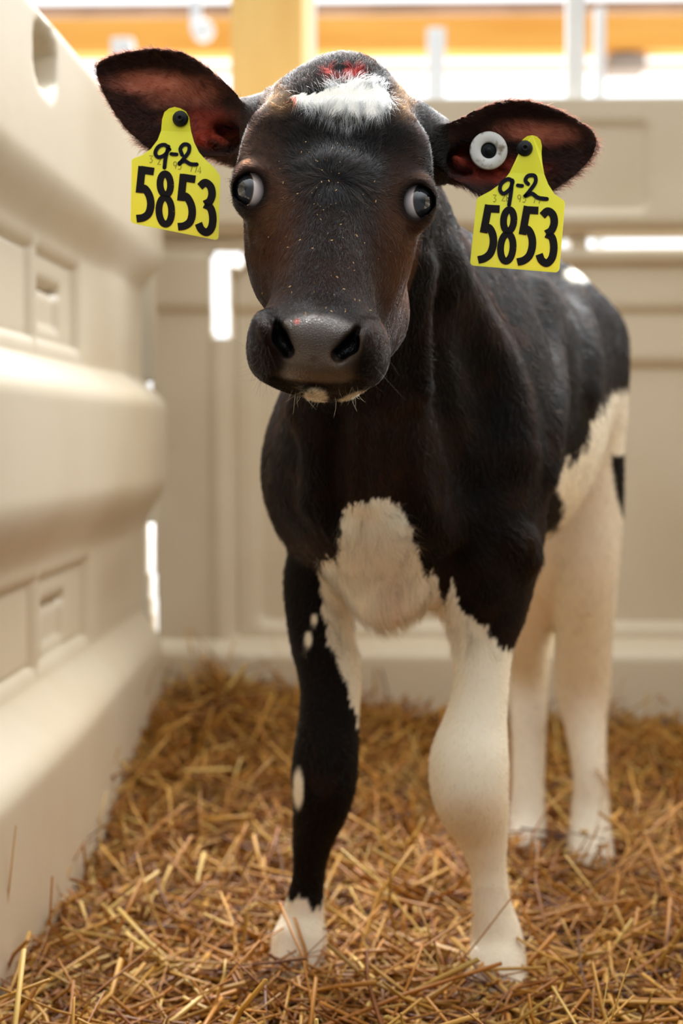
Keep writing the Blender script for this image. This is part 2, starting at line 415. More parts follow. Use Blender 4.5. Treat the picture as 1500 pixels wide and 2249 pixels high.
uf = np.linspace(-.05, .99, 241); ker = np.exp(-np.linspace(-2, 2, 21)**2); ker /= ker.sum()
def smi(v):
    y = np.interp(uf, us, v); return np.convolve(np.pad(y, 10, mode='edge'), ker, 'valid')
a_ = np.interp(u, uf, smi(ha)); f_ = np.interp(u, uf, smi(hf)); b_ = np.interp(u, uf, smi(hb))
bb = np.where(nn > 0, f_, b_)
rr = (np.abs(q/a_)**2.35+np.abs(nn/bb)**2.35)**(1/2.35)
d = (rr-1)*np.minimum(a_, bb)*.95
d = np.maximum(d, np.maximum(-.05-u, u-.99)*HL)
combine(s, d, .012)
del X, Y, Z, u, q, nn, a_, f_, b_, bb, rr, d
# ---- head masses
HR = np.stack([SX, -NX, AX], 1)           # local x side, y back, z along the face
def hp(u, q, n): return N0+AX*HL*u+SX*q+NX*n
ell(hp(.47, .036, -.020), (.030, .050, .058), HR, .03)        # cheeks
ell(hp(.47, -.033, -.020), (.029, .050, .058), HR, .03)
cone(hp(.70, .052, .026), hp(.56, .060, .012), .018, .016, .02)  # brow
cone(hp(.70, -.052, .026), hp(.56, -.060, .012), .018, .016, .02)
ell(hp(.80, 0, .030), (.047, .026, .045), HR, .03)            # forehead
ell(hp(.90, .004, .014), (.027, .032, .028), HR, .03)        # poll
ell(hp(.86, .040, .010), (.016, .018, .02), HR, .025)         # horn buds
ell(hp(.86, -.040, .010), (.016, .018, .02), HR, .025)
cone(hp(.10, 0, .030), hp(.50, 0, .038), .020, .022, .025)    # nose bridge
# muzzle
pell(698, 762, 1.300, 136, .040, 80, rot(0, 5, 0), .02, p=2.5)
pell(594, 770, 1.300, 40, .036, 60, rot(0, 8, 0), .014)
pell(800, 782, 1.300, 44, .036, 58, rot(0, -2, 0), .014)
pell(690, 745, 1.272, 62, .022, 52, rot(0, 5, 0), .014)       # nose pad
pell(690, 800, 1.276, 70, .022, 34, rot(0, 5, 0), .012)
pell(706, 836, 1.318, 84, .032, 22, rot(0, 4, 0), .008)       # lower lip / chin
pell(694, 856, 1.290, 28, .014, 16, None, .006)
pell(722, 775, 1.37, 96, .05, 42, None, .03)                 # jaw
cone(P(722, 785, 1.36), P(770, 690, 1.46), .028, .048, .03)
# ear bases
cone(P(600, 300, 1.475), P(512, 288, 1.486), .037, .026, .025)
cone(P(905, 325, 1.475), P(992, 340, 1.486), .037, .024, .025)
# ---- ears from their outlines
def poly_sdf(pts, X, Z):
    d = np.full(np.broadcast(X, Z).shape, 1e9); inside = np.zeros(d.shape, bool); n = len(pts)
    for i in range(n):
        a = pts[i]; b = pts[(i+1) % n]; e = b-a; wx = X-a[0]; wz = Z-a[1]
        t = np.clip((wx*e[0]+wz*e[1])/(e@e), 0, 1)
        d = np.minimum(d, (wx-e[0]*t)**2+(wz-e[1]*t)**2)
        c = ((a[1] > Z) != (b[1] > Z)) & (X < (b[0]-a[0])*(Z-a[1])/(b[1]-a[1]+1e-12)+a[0])
        inside ^= c
    d = np.sqrt(d); return np.where(inside, -d, d)
def smooth_poly(p, it=2):
    p = np.array(p, float)
    for _ in range(it):
        q = np.roll(p, -1, 0); p = np.stack([p*.75+q*.25, p*.25+q*.75], 1).reshape(-1, 2)
    return p
EARL = smooth_poly([(208, 150), (232, 128), (290, 116), (350, 111), (410, 121), (455, 148), (500, 188), (540, 228), (560, 300), (540, 345), (500, 358), (440, 352), (385, 350), (335, 340), (285, 298), (250, 250), (222, 198)])
EARR = smooth_poly([(1312, 312), (1300, 284), (1262, 262), (1215, 240), (1160, 224), (1100, 226), (1050, 243), (1010, 266), (960, 285), (950, 340), (972, 395), (1010, 412), (1050, 438), (1100, 450), (1160, 446), (1215, 425), (1265, 388), (1302, 350)])
def ear(poly, Yb, tipdir, bx0):
    pts = np.array([P(a, b, Yb)[[0, 2]] for a, b in poly])
    lo = np.array([pts[:, 0].min(), Yb-.035, pts[:, 1].min()]); hi = np.array([pts[:, 0].max(), Yb+.05, pts[:, 1].max()])
    s = region(lo, hi, .012); X, Y, Z = grids(s)
    d2 = poly_sdf(pts, X[:, 0, :], Z[:, 0, :])[:, None, :]
    inn = np.maximum(-d2, 0)
    base = np.clip((X-bx0)*tipdir/.115, 0, 1)                       # 0 at base, 1 at tip
    w0 = Yb-.020+.034*(1-np.exp(-inn/.018))*(1-.35*base)+.010*base*base
    th = .0022+.0028*(1-np.exp(-inn/.008))
    d = np.maximum((np.abs(Y-w0)-th)*.75, d2)
    h = np.maximum(.004-np.abs((np.abs(Y-w0)-th)*.75-d2), 0)/.004
    d = d+h*h*.004*.25
    combine(s, d, .008)
ear(EARL, 1.470, -1, P(540, 0, 1.47)[0]); ear(EARR, 1.470, 1, P(965, 0, 1.47)[0])
ell(P(492, 300, 1.462), (.015, .022, .013), rot(0, 20, 0), .008, 'sub')
ell(P(1015, 350, 1.462), (.013, .022, .013), rot(0, -20, 0), .008, 'sub')
# cartilage ridges inside the ears
chain([(500, 318, 1.468, 9), (450, 290, 1.476, 7), (400, 285, 1.477, 5)], .006)
chain([(510, 270, 1.470, 9), (450, 225, 1.478, 7), (380, 200, 1.478, 5)], .006)
chain([(1000, 350, 1.468, 9), (1060, 372, 1.476, 7), (1110, 380, 1.477, 5)], .006)
# ---- carving: eye sockets, nostrils, mouth
EYES = []
for px, py, sgn in ((556, 417, -1), (911, 444, 1)):
    Y = field_y(px-sgn*6, py)
    EYES.append((px, py, Y, sgn))
    pell(px+sgn*4, py, Y+.004, 44, .016, 56, rot(0, sgn*8, sgn*25), .012)        # orbit swelling
for px, py, Y, sgn in EYES:
    chain([(px-sgn*34, py+16, Y-.001, 7), (px-sgn*22, py-26, Y-.006, 9), (px-sgn*2, py-43, Y-.004, 10), (px+sgn*22, py-36, Y+.008, 9)], .008)
    chain([(px-sgn*33, py+20, Y-.001, 7), (px-sgn*20, py+40, Y-.003, 8), (px+sgn*4, py+46, Y+.002, 8), (px+sgn*22, py+32, Y+.012, 7)], .008)
for px, py, Y, sgn in EYES:
    pell(px+sgn*3, py, Y-.002, 29, .016, 38, rot(0, sgn*6, 0), .004, 'sub')
    pell(px+sgn*22, py, Y+.004, 20, .014, 30, None, .004, 'sub')
def nostril(st):
    for (a, ra), (b, rb) in zip([(P(x, y, Y), m(r, Y)) for x, y, Y, r in st], [(P(x, y, Y), m(r, Y)) for x, y, Y, r in st][1:]):
        cone(a, b, ra, rb, .004, 'sub', sq=((0, 1, 0), 2.2))
pell(588, 735, 1.275, 26, .03, 48, rot(0, -12, 0), .012)       # outer nostril wings
pell(802, 752, 1.275, 26, .03, 48, rot(0, 18, 0), .012)
nostril([(608, 712, 1.262, 8), (614, 742, 1.260, 16), (634, 772, 1.262, 15)])
nostril([(785, 726, 1.262, 9), (774, 756, 1.260, 18), (742, 780, 1.262, 16)])
def groove(pts, r, k=.004):
    pp = [(P(a, b, c), m(r, c)) for a, b, c in pts]
    for (a, ra), (b, rb) in zip(pp, pp[1:]): cone(a, b, ra, rb, k, 'sub')
groove([(600, 832, 1.278), (640, 833, 1.262), (700, 836, 1.256), (750, 838, 1.262), (800, 846, 1.276), (835, 852, 1.30)], 5)
groove([(690, 795, 1.2525), (696, 830, 1.2525)], 2.5, .004)

def ridge(path, r, k=.012, inset=.6, mode='add'):
    """fold or tendon following the hide along pixels of the visible side"""
    st = []
    for x, y in path:
        Y = field_y(x, y)
        if Y is not None: st.append((x, y, Y+r*inset, r/Y*F))
    if len(st) > 1: chain(st, k, mode, 4)
ridge([(926, 590), (920, 680), (922, 770), (926, 850)], .010, .02)
ridge([(975, 590), (1030, 690), (1085, 800), (1120, 910), (1135, 990)], .016, .035)
ridge([(880, 900), (900, 1000), (930, 1100), (985, 1190)], .008, .02, .6)
ridge([(958, 680), (975, 850), (1010, 980), (1040, 1080)], .012, .022, -.35, 'sub')
ridge([(900, 930), (905, 1040), (895, 1120)], .009, .02, -.2, 'sub')
ridge([(735, 930), (722, 1040), (730, 1130)], .009, .02, -.2, 'sub')
ridge([(800, 930), (790, 1030), (800, 1100)], .006, .02, .5)
ridge([(655, 905), (685, 960), (695, 1040), (690, 1110)], .010, .022, .5)
ridge([(1190, 640), (1215, 760), (1220, 900), (1200, 1040)], .008, .03, .6)
ridge([(1265, 660), (1290, 760), (1290, 860)], .012, .03, .5)
ridge([(1000, 1230), (1020, 1300), (1030, 1370)], .006, .02, -.2, 'sub')
ridge([(1130, 1180), (1152, 1195), (1162, 1230)], .012, .02, .5)
def surface_nets(Fd):
    S = Fd < 0
    c = np.zeros(tuple(n-1 for n in Fd.shape), np.uint8)
    for i in (0, 1):
        for j in (0, 1):
            for k in (0, 1):
                c += S[i:S.shape[0]-1+i, j:S.shape[1]-1+j, k:S.shape[2]-1+k]
    act = np.flatnonzero((c > 0) & (c < 8)); del c
    sh = tuple(n-1 for n in Fd.shape); I, J, K = np.unravel_index(act, sh)
    acc = np.zeros((len(act), 3)); cnt = np.zeros(len(act))
    co = lambda i, j, k: np.stack([xs[i], ys[j], zs[k]], -1).astype(float)
    cr = [(i, j, k) for i in (0, 1) for j in (0, 1) for k in (0, 1)]
    for a in cr:
        for ax in range(3):
            if a[ax]: continue
            b = list(a); b[ax] = 1
            fa = Fd[I+a[0], J+a[1], K+a[2]].astype(float); fb = Fd[I+b[0], J+b[1], K+b[2]].astype(float)
            x = (fa < 0) != (fb < 0); t = np.where(x, fa/np.where(x, fa-fb, 1), 0)
            pa = co(I+a[0], J+a[1], K+a[2]); pb = co(I+b[0], J+b[1], K+b[2])
            acc += (pa+(pb-pa)*t[:, None])*x[:, None]; cnt += x
    V = acc/cnt[:, None]; quads = []
    for ax in range(3):
        sl = [slice(1, -1)]*3; sl2 = list(sl); sl[ax] = slice(0, -1); sl2[ax] = slice(1, None)
        A = S[tuple(sl)]; B = S[tuple(sl2)]
        loc = np.argwhere(A != B); off = np.ones(3, int); off[ax] = 0; loc = loc+off
        flip = A[tuple((loc-off).T)]
        o1, o2 = [i for i in range(3) if i != ax]
        if ax == 1: flip = ~flip
        def cid(d1, d2):
            l = loc.copy(); l[:, o1] -= d1; l[:, o2] -= d2
            return np.searchsorted(act, np.ravel_multi_index(l.T, sh))
        q = np.stack([cid(1, 1), cid(0, 1), cid(0, 0), cid(1, 0)], -1)
        q[~flip] = q[~flip][:, ::-1]; quads.append(q)
    return V, np.concatenate(quads)
BV, BQ = surface_nets(FLD); del FLD
# keep the largest piece, light smoothing
E = np.concatenate([BQ[:, [0, 1]], BQ[:, [1, 2]], BQ[:, [2, 3]], BQ[:, [3, 0]]])
E = np.concatenate([E, E[:, ::-1]]); deg = np.maximum(np.bincount(E[:, 0], minlength=len(BV)), 1)[:, None]
def avg(A): return np.stack([np.bincount(E[:, 0], weights=A[E[:, 1], i], minlength=len(BV)) for i in range(A.shape[1])], 1)/deg
for _ in range(3):
    BV = BV+.5*(avg(BV)-BV); BV = BV-.52*(avg(BV)-BV)*.6
lab = np.arange(len(BV))
for _ in range(4000):
    mn = lab.copy(); np.minimum.at(mn, E[:, 0], lab[E[:, 1]]); mn = mn[mn]
    if (mn == lab).all(): break
    lab = mn
big = np.bincount(lab).argmax(); keep = lab == big
remap = np.cumsum(keep)-1; BQ = remap[BQ[keep[BQ].all(1)]]; BV = BV[keep]
n1 = np.cross(BV[BQ[:, 2]]-BV[BQ[:, 0]], BV[BQ[:, 3]]-BV[BQ[:, 1]]); QA = np.linalg.norm(n1, axis=1)/2
VN = np.stack([np.bincount(BQ.ravel(), weights=np.repeat(n1[:, i], 4), minlength=len(BV)) for i in range(3)], 1)
VN /= np.linalg.norm(VN, axis=1)[:, None]+1e-12
print('calf verts', len(BV))

# ------------------------------------------------------------------ coat colours (markings of the animal)
px, py = proj(BV); Yv = BV[:, 1]
jit = (vnoise(BV, 160, 3)-.5)*20+(vnoise(BV, 420, 4)-.5)*14
jy = (vnoise(BV*np.array([1, 1, .25]), 260, 5)-.5)*60
def pin(poly, x, y):
    inside = np.zeros(len(x), bool); n = len(poly)
    for i in range(n):
        (x0, y0), (x1, y1) = poly[i], poly[(i+1) % n]
        inside ^= ((y0 > y) != (y1 > y)) & (x < (x1-x0)*(y-y0)/(y1-y0+1e-9)+x0)
    return inside
def el(cx, cy, rx, ry, s=.35, jx=0):
    return sstep(1+s, 1-s, np.hypot((px+jx-cx)/rx, (py-cy)/ry))
BLACK = np.array([.0058, .0038, .0032]); BROWN = np.array([.034, .013, .006]); CREAM = np.array([.90, .82, .66]); WHITE = np.array([.90, .85, .76])
C = np.tile(BLACK, (len(BV), 1))
def mixc(w_, col):
    global C
    w_ = np.asarray(w_, float)[:, None]; C = C*(1-w_)+np.asarray(col)*w_
head = (Yv < 1.53) & (py < 905)
nz = vnoise(BV, 45, 8); nz2 = vnoise(BV, 110, 9)
mixc(.35*sstep(.35, .8, nz)*(Yv < 1.75), BROWN)
mixc(.75*el(700, 560, 150, 120, .9)*head*.5, BROWN)
mixc(head*el(600, 490, 45, 110, .9)*.9, (.075, .030, .012)); mixc(head*el(885, 560, 55, 150, .9)*.9, (.070, .028, .011))
mixc(head*el(560, 330, 50, 70, .8)*.6, (.07, .035, .02))
mixc(head*el(612, 225, 34, 28, .6)*.8, (.13, .075, .035)); mixc(head*el(885, 215, 26, 45, .6)*.8, (.13, .075, .035))
mixc(head*el(735, 330, 90, 110, .7)*.9, BLACK)
mixc(el(830, 1000, 110, 130, .6)*(Yv < 1.75)*.5, BROWN)
# ears: dark hair, rosy skin inside
front = VN[:, 1] < -.1
earL = front & (px < 545) & (py < 370) & (Yv < 1.53); earR = front & (px > 965) & (px < 1330) & (py < 460) & (Yv < 1.53)
ears = (px < 530) & (py < 370) & (Yv < 1.53) | (px > 985) & (py < 460) & (Yv < 1.53)
mixc(ears*.9, (.042, .016, .010))
PINK = (.66, .25, .17); DEEP = (.46, .085, .05)
for (x, y, a, b, c_) in ((330, 182, 72, 22, 1), (400, 215, 70, 22, .6), (440, 262, 60, 24, .55), (460, 300, 45, 22, .8), (420, 190, 60, 20, .4)):
    mixc(earL*el(x, y, a, b, .7, jit)*c_*(.6+.4*nz2), PINK if y < 250 else DEEP)
for (x, y, a, b, c_) in ((1200, 295, 60, 22, .9), (1140, 285, 55, 18, .6), (1120, 370, 70, 24, .6), (1012, 350, 18, 25, .9), (1080, 385, 60, 16, .5)):
    mixc(earR*el(x, y, a, b, .7, jit)*c_*(.5+.5*nz2), PINK if y < 330 else DEEP)
# white areas
chest = pin([(755, 1120), (800, 1100), (861, 1098), (902, 1163), (936, 1280), (952, 1251), (974, 1330), (993, 1270), (1011, 1330),
             (1062, 1376), (1099, 1425), (1130, 1425), (1300, 1400), (1300, 2300), (850, 2300), (850, 1460), (810, 1600), (785, 1600), (757, 1500), (745, 1464),
             (718, 1390), (704, 1290), (698, 1234), (742, 1226)], px+jit*.6, py+jy*.5) & (Yv < 1.87)
fet = (Yv < 1.9) & (px < 760) & (py+jy*.4 > 1985+12*np.sin(px/9)-.55*np.abs(px-665)*(px < 665))
rear = (Yv > 1.87) & (pin([(1345, 860), (1300, 930), (1290, 985), (1225, 1035), (1222, 1080), (1240, 1110), (1228, 1150), (1215, 1170), (1165, 1165),
            (1100, 1200), (1100, 2100), (1450, 2100), (1450, 850)], px+jit, py+jit) | (py+jit > 1185))
tailm = pin([(1340, 1000), (1400, 995), (1400, 1215), (1368, 1140), (1350, 1070)], px+jit*.3, py+jit*.5) & (Yv > 2.2)
rear = rear & ~tailm
spots = [(690, 1362, 7, 12), (677, 1405, 8, 17), (655, 1732, 11, 42), (1190, 1190, 30, 24), (1140, 1195, 14, 22)]
wm = (chest | fet | rear).astype(float)
for x, y, a, b in spots[:3]: wm = np.maximum(wm, (Yv < 1.9)*el(x, y, a, b, .3))
wm = np.maximum(wm, (Yv > 2.0)*el(1268, 602, 26, 15, .5))
star = head*pin(smooth_poly([(632, 214), (690, 203), (735, 186), (790, 172), (846, 190), (866, 232), (835, 252), (800, 262), (768, 278), (720, 262), (690, 246), (655, 230)], 1), px+jit*.5, py+jit*.6)
wm = np.maximum(wm, star)
chin = np.maximum(head*(py > 850)*el(692, 872, 22, 16, .5, jit*.5), head*(py > 852)*sstep(1.3, .7, np.hypot((px-768+jit)/36, (py-880+(px-768)*.45)/13)))
wm = np.maximum(wm, chin)
mixc(wm*(1-sstep(.55, 1, np.clip(star, 0, 1))), CREAM); mixc(star.astype(float), WHITE); mixc(chin*.9, (.80, .62, .40))
mixc((Yv > 2.2)*wm*.6, (.80, .72, .60))
mixc(wm*(Yv < 1.9)*el(1035, 1800, 60, 40, .9)*.5, (.62, .42, .20))          # stained knee
mixc(wm*(py > 1950)*(Yv < 1.9)*.35, (.66, .52, .38))
mixc(wm*(Yv < 1.9)*el(870, 1330, 30, 60, .9)*.3, (.70, .42, .32))
# hairless skin: nose pad, lips, wound, poll
pad = head*pin(smooth_poly([(612, 708), (650, 694), (700, 690), (750, 700), (790, 722), (800, 760), (770, 800), (782, 834), (740, 842), (640, 836), (612, 828), (628, 800), (640, 782), (610, 750)], 2), px, py)*(VN[:, 1] < .2)
E = np.concatenate([BQ[:, [0, 1]], BQ[:, [1, 2]], BQ[:, [2, 3]], BQ[:, [3, 0]]]); E = np.concatenate([E, E[:, ::-1]])
deg = np.maximum(np.bincount(E[:, 0], minlength=len(BV)), 1)[:, None]; pad = pad.astype(float)[:, None]
for _ in range(7): pad = avg(pad)
pad = pad[:, 0]
mixc(pad*.95, (.070, .045, .030)); mixc(pad*el(690, 735, 70, 45, .8)*.7, (.080, .060, .047)); mixc(pad*el(690, 800, 55, 38, .8)*.7, (.115, .070, .042))
mixc(head*el(758, 160, 30, 13, .9, jit*1.5)*sstep(.25, .5, nz2), (.36, .03, .025)); mixc(head*el(728, 166, 20, 12, .9, jit*1.5)*.7*sstep(.3, .6, nz2), (.25, .05, .04))
mixc(head*el(652, 706, 6, 6, .5), (.45, .06, .03))
mixc(head*el(646, 217, 6, 5, .5), (.7, .10, .03))
nost = head*np.maximum(el(620, 748, 20, 34, .4), el(762, 760, 26, 30, .4))*pad.astype(float)
E = np.concatenate([BQ[:, [0, 1]], BQ[:, [1, 2]], BQ[:, [2, 3]], BQ[:, [3, 0]]]); E = np.concatenate([E, E[:, ::-1]])
deg = np.maximum(np.bincount(E[:, 0], minlength=len(BV)), 1)[:, None]
inside_n = (head*((np.hypot((px-620)/24, (py-748)/42) < 1) | (np.hypot((px-764)/34, (py-756)/36) < 1))*(Yv > 1.2640)).astype(float)[:, None]
for _ in range(2): inside_n = avg(inside_n)
mixc(np.clip(inside_n[:, 0]*1.3, 0, 1), (.004, .003, .003))
for ex in EYES: mixc(head*el(ex[0]+ex[3]*2, ex[1], 37, 47, .25)*.95, (.006, .004, .004))
COL_V = C
bald = np.maximum(pad.astype(float), 0); bald = np.maximum(bald, head*np.maximum(el(616, 748, 28, 46, .2), el(764, 757, 34, 44, .2)))
bald = np.maximum(bald, np.maximum(head*el(758, 160, 20, 7, .3), 0))
for ex in EYES: bald = np.maximum(bald, head*el(ex[0], ex[1], 34, 44, .15))
SKIN = material('calf_hide', (.02, .015, .012), .6, .06, bump=(900, .35, .0006))
attr_color(SKIN)
t = SKIN.node_tree; av = t.nodes.new('ShaderNodeAttribute'); av.attribute_name = 'wet'
mr = t.nodes.new('ShaderNodeMapRange'); mr.inputs[3].default_value = .6; mr.inputs[4].default_value = .24
t.links.new(av.outputs['Fac'], mr.inputs[0]); t.links.new(mr.outputs[0], t.nodes['Principled BSDF'].inputs['Roughness'])
vo = t.nodes.new('ShaderNodeTexVoronoi'); vo.feature = 'DISTANCE_TO_EDGE'; vo.inputs['Scale'].default_value = 620
tco = t.nodes.new('ShaderNodeTexCoord'); t.links.new(tco.outputs['Object'], vo.inputs['Vector'])
mv = t.nodes.new('ShaderNodeMath'); mv.operation = 'MULTIPLY'; t.links.new(vo.outputs['Distance'], mv.inputs[0]); t.links.new(av.outputs['Fac'], mv.inputs[1])
b2 = t.nodes.new('ShaderNodeBump'); b2.inputs['Strength'].default_value = .8; b2.inputs['Distance'].default_value = .0008
t.links.new(mv.outputs[0], b2.inputs['Height']); t.links.new(t.nodes['Bump'].outputs[0], b2.inputs['Normal']); t.links.new(b2.outputs[0], t.nodes['Principled BSDF'].inputs['Normal'])
ms = t.nodes.new('ShaderNodeMapRange'); ms.inputs[3].default_value = .06; ms.inputs[4].default_value = .4
t.links.new(av.outputs['Fac'], ms.inputs[0]); t.links.new(ms.outputs[0], t.nodes['Principled BSDF'].inputs['Specular IOR Level'])
calf = fast_mesh('calf', BV, BQ, SKIN); set_col(calf.data, COL_V)
a = calf.data.attributes.new('wet', 'FLOAT', 'POINT'); a.data.foreach_set('value', pad.astype(np.float32))
tag(calf, 'black and white calf with yellow ear tags standing in straw, looking ahead', 'calf')

# ---- eyes
def sphere(c, r, R=None, nu=120, nv=90):
    V = []; Fc = []
    for j in range(nv+1):
        th = math.pi*j/nv
        for i in range(nu):
            a = 2*math.pi*i/nu; v = np.array([math.sin(th)*math.cos(a)*r[0], math.cos(th)*r[1]*-1, math.sin(th)*math.sin(a)*r[2]])
            V.append(v)
    V = np.array(V)
    if R is not None: V = V @ R.T
    for j in range(nv):
        for i in range(nu): Fc.append((j*nu+i, j*nu+(i+1) % nu, (j+1)*nu+(i+1) % nu, (j+1)*nu+i))
    return V+np.asarray(c), Fc
EYEM = material('eyeball', (.8, .6, .56), .08, .6, coat=1.0); attr_color(EYEM)
for px_, py_, Y_, sgn in EYES:
    c = P(px_+sgn*1, py_, Y_+.0070); r = (.0125, .0130, .0148)
    V, Fc = sphere(c, r)
    # the iris looks outward
    g = np.array([sgn*.80, -.60, .02]); g /= np.linalg.norm(g)
    dd = (V-c)/np.array(r); dd /= np.linalg.norm(dd, axis=1)[:, None]; ang = np.degrees(np.arccos(np.clip(dd @ g, -1, 1)))
    bulge = (ang < 46)
    V = V + dd*(.0012*np.clip(1-(ang/46)**2, 0, 1))[:, None]
    cc = np.tile([1.0, .86, .82], (len(V), 1)); 
    w_ = sstep(64, 60, ang)[:, None]; cc = cc*(1-w_)+np.array([.07, .045, .03])*w_
    w_ = sstep(59, 52, ang)[:, None]; cc = cc*(1-w_)+np.array([.035, .038, .045])*w_
    pp = (np.hypot((dd[:, 0]-g[0])/.55, (dd[:, 2]-g[2])/.30))
    w_ = sstep(1.1, .8, pp)[:, None]*(dd @ g > .7)[:, None]; cc = cc*(1-w_)+np.array([.008, .010, .014])*w_
    e = mesh_obj('eye', V, Fc, EYEM, calf); set_col(e.data, cc)
    e['label'] = 'dark glossy eye with pink white rim'

# ---- hair: strands rooted on the hide
def hair_mat(name, rough=.24):
    mt = bpy.data.materials.new(name); mt.use_nodes = True; t = mt.node_tree; t.nodes.remove(t.nodes['Principled BSDF'])
    h = t.nodes.new('ShaderNodeBsdfHairPrincipled'); h.model = 'CHIANG'; h.parametrization = 'COLOR'
    h.inputs['Roughness'].default_value = rough; h.inputs['Radial Roughness'].default_value = .5; h.inputs['IOR'].default_value = 1.36
    h.inputs['Coat'].default_value = 0.0; h.inputs['Random Roughness'].default_value = .2
    a = t.nodes.new('ShaderNodeAttribute'); a.attribute_name = 'hcol'; t.links.new(a.outputs['Color'], h.inputs['Color'])
    t.links.new(h.outputs[0], t.nodes['Material Output'].inputs['Surface'])
    return mt
def strands(name, pts, rad, col, mat, parent):
    """pts (n,k,3), rad (n,k), col (n,3)"""
    n, k = pts.shape[:2]; hc = bpy.data.hair_curves.new(name); hc.add_curves([k]*n)
    hc.attributes['position'].data.foreach_set('vector', pts.astype(np.float32).ravel())
    ra = hc.attributes.get('radius') or hc.attributes.new('radius', 'FLOAT', 'POINT')
    ra.data.foreach_set('value', rad.astype(np.float32).ravel())
    ca = hc.attributes.new('hcol', 'FLOAT_COLOR', 'CURVE')
    ca.data.foreach_set('color', np.hstack([np.asarray(col)**1.65, np.ones((n, 1))]).astype(np.float32).ravel())
    hc.materials.append(mat)
    return link(bpy.data.objects.new(name, hc), parent)
def unit(v): return v/(np.linalg.norm(v, axis=-1, keepdims=True)+1e-9)
isear = ((((BV[:, 0] < P(528, 0, 1.47)[0]) | (BV[:, 0] > P(985, 0, 1.47)[0])) & (py < 462)) & (Yv < 1.53)).astype(float)
ishead = ((Yv < 1.53) & (py < 905)).astype(float)
Wc = P(733, 425, 1.345)
fl_head = unit((BV-Wc)*np.array([.75, 1, 1]))
fl_head = np.where((star*(py > 205))[:, None] > .5, unit(-AX+.25*fl_head), fl_head); low = sstep(520, 640, py)[:, None]; fl_head = unit(fl_head*(1-low)+(-AX)*low + np.sign(BV[:, :1]-Wc[0])*np.array([[.25, 0, 0]])*low)
sg = np.sign(BV[:, 0]+.03)
fl_ear = unit(np.stack([sg, 0*sg, .35*np.sign(BV[:, 2]-P(0, 270, 1.47)[2])*1.0 - .0], 1))
by = np.array([BA[0][1], BA[1][1], BA[2][1]])
fl_body = unit(by*.6+np.array([0, 0, -1.0]))+0*BV
FLOW = np.where(isear[:, None] > 0, fl_ear, np.where(ishead[:, None] > 0, fl_head, fl_body))
LEN = np.full(len(BV), .010)
LEN = np.where(ishead > 0, .0052, LEN)
LEN = np.where((ishead > 0) & (py > 560), .0038, LEN)
LEN = np.where((ishead > 0) & (py > 700), .0034, LEN)
LEN = np.where(isear > 0, .0062, LEN)
LEN = np.where((ishead > 0) & (py < 200) & (isear == 0), .010, LEN)
LEN = np.where((py > 1250) & (Yv < 1.9), .0065, LEN); LEN = np.where((Yv > 2.2) & (py > 1250), .009, LEN)
LEN = np.where((wm > .5) & (py < 1430) & (py > 1050) & (Yv < 1.87), .020, LEN)
LEN = np.where((ishead > 0) & (np.hypot((px-738)/100, (py-345)/90) < 1), .013, LEN)
LEN = np.where(star > .5, .014, LEN)
LEN = np.where((isear > 0) & (py > 300), .010, LEN)
LEN = np.where(chin > .5, .006, LEN)
DENS = np.where(ishead > 0, 9.0, 1.0)
DENS = np.where(isear > 0, 7.0, DENS)
DENS = np.where(Yv > 2.1, .6, DENS); DENS = DENS*np.where(VN[:, 1] > .45, .45, 1.0)
DENS = np.where((bald > .5), 0, DENS); DENS = np.where(BV[:, 2] < .0, 0, DENS)
NH = 60000 if QUICK else 330000
if NH:
    # thin parts of an ear: rim is where normals turn
    dq = DENS[BQ].min(1)*QA; pq = dq/dq.sum(); qi = rng.choice(len(BQ), NH, p=pq)
    a_, b_ = rng.random(NH), rng.random(NH)
    wq = np.stack([(1-a_)*(1-b_), a_*(1-b_), a_*b_, (1-a_)*b_], 1)
    def S(A): return (A[BQ[qi]]*wq[:, :, None]).sum(1) if A.ndim == 2 else (A[BQ[qi]]*wq).sum(1)
    root = S(BV); nrm = unit(S(VN)); hc_ = COL_V[BQ[qi, 0]]; ln = S(LEN)*rng.uniform(.6, 1.3, NH); flw = S(FLOW); hd = S(ishead)
    tang = unit(flw-nrm*(flw*nrm).sum(1)[:, None])
    clump = np.stack([vnoise(root, 170, 20+i) for i in range(3)], 1)-.5
    clump3 = np.stack([vnoise(root*np.array([1, .6, .5]), 34, 40+i) for i in range(3)], 1)-.5
    clump2 = np.stack([vnoise(root, 60, 30+i) for i in range(3)], 1)-.5
    dr = unit(tang+clump*1.3+clump2*.9+np.where(hd > .5, 0, 1.3)[:, None]*clump3+rng.normal(0, .16, (NH, 3)))
    dr = unit(dr-nrm*(dr*nrm).sum(1)[:, None]); lift = rng.uniform(.12, .42, NH)[:, None]
    longw = (ln > .010)[:, None]
    pts = np.zeros((NH, 4, 3)); cur = root-nrm*.0004; pts[:, 0] = cur
    for i in range(1, 4):
        st = unit(dr*(1-lift*.5)+nrm*lift*(1.5-.45*i)+longw*np.array([0, 0, -.25])*i*.5)
        cur = cur+st*(ln/3)[:, None]; pts[:, i] = cur
    rbase = np.where(hd > .5, .000085, np.where(root[:, 1] > 2.1, .00024, .00016))
    rad = rbase[:, None]*np.array([1, .9, .65, .15])
    cj = hc_*np.where(hc_.mean(1) < .2, rng.uniform(.3, 1.9, NH), rng.uniform(.8, 1.12, NH))[:, None]; dark = hc_.mean(1) < .06
    cj[dark] += (rng.random((dark.sum(), 1)) < .12)*np.array([.035, .022, .015])
    fur = strands('fur_coat', pts, rad, np.clip(cj, 0, .9), hair_mat('fur_strands'), calf)
    fur['kind'] = 'stuff'
sc.cycles_curves.shape = 'RIBBONS'
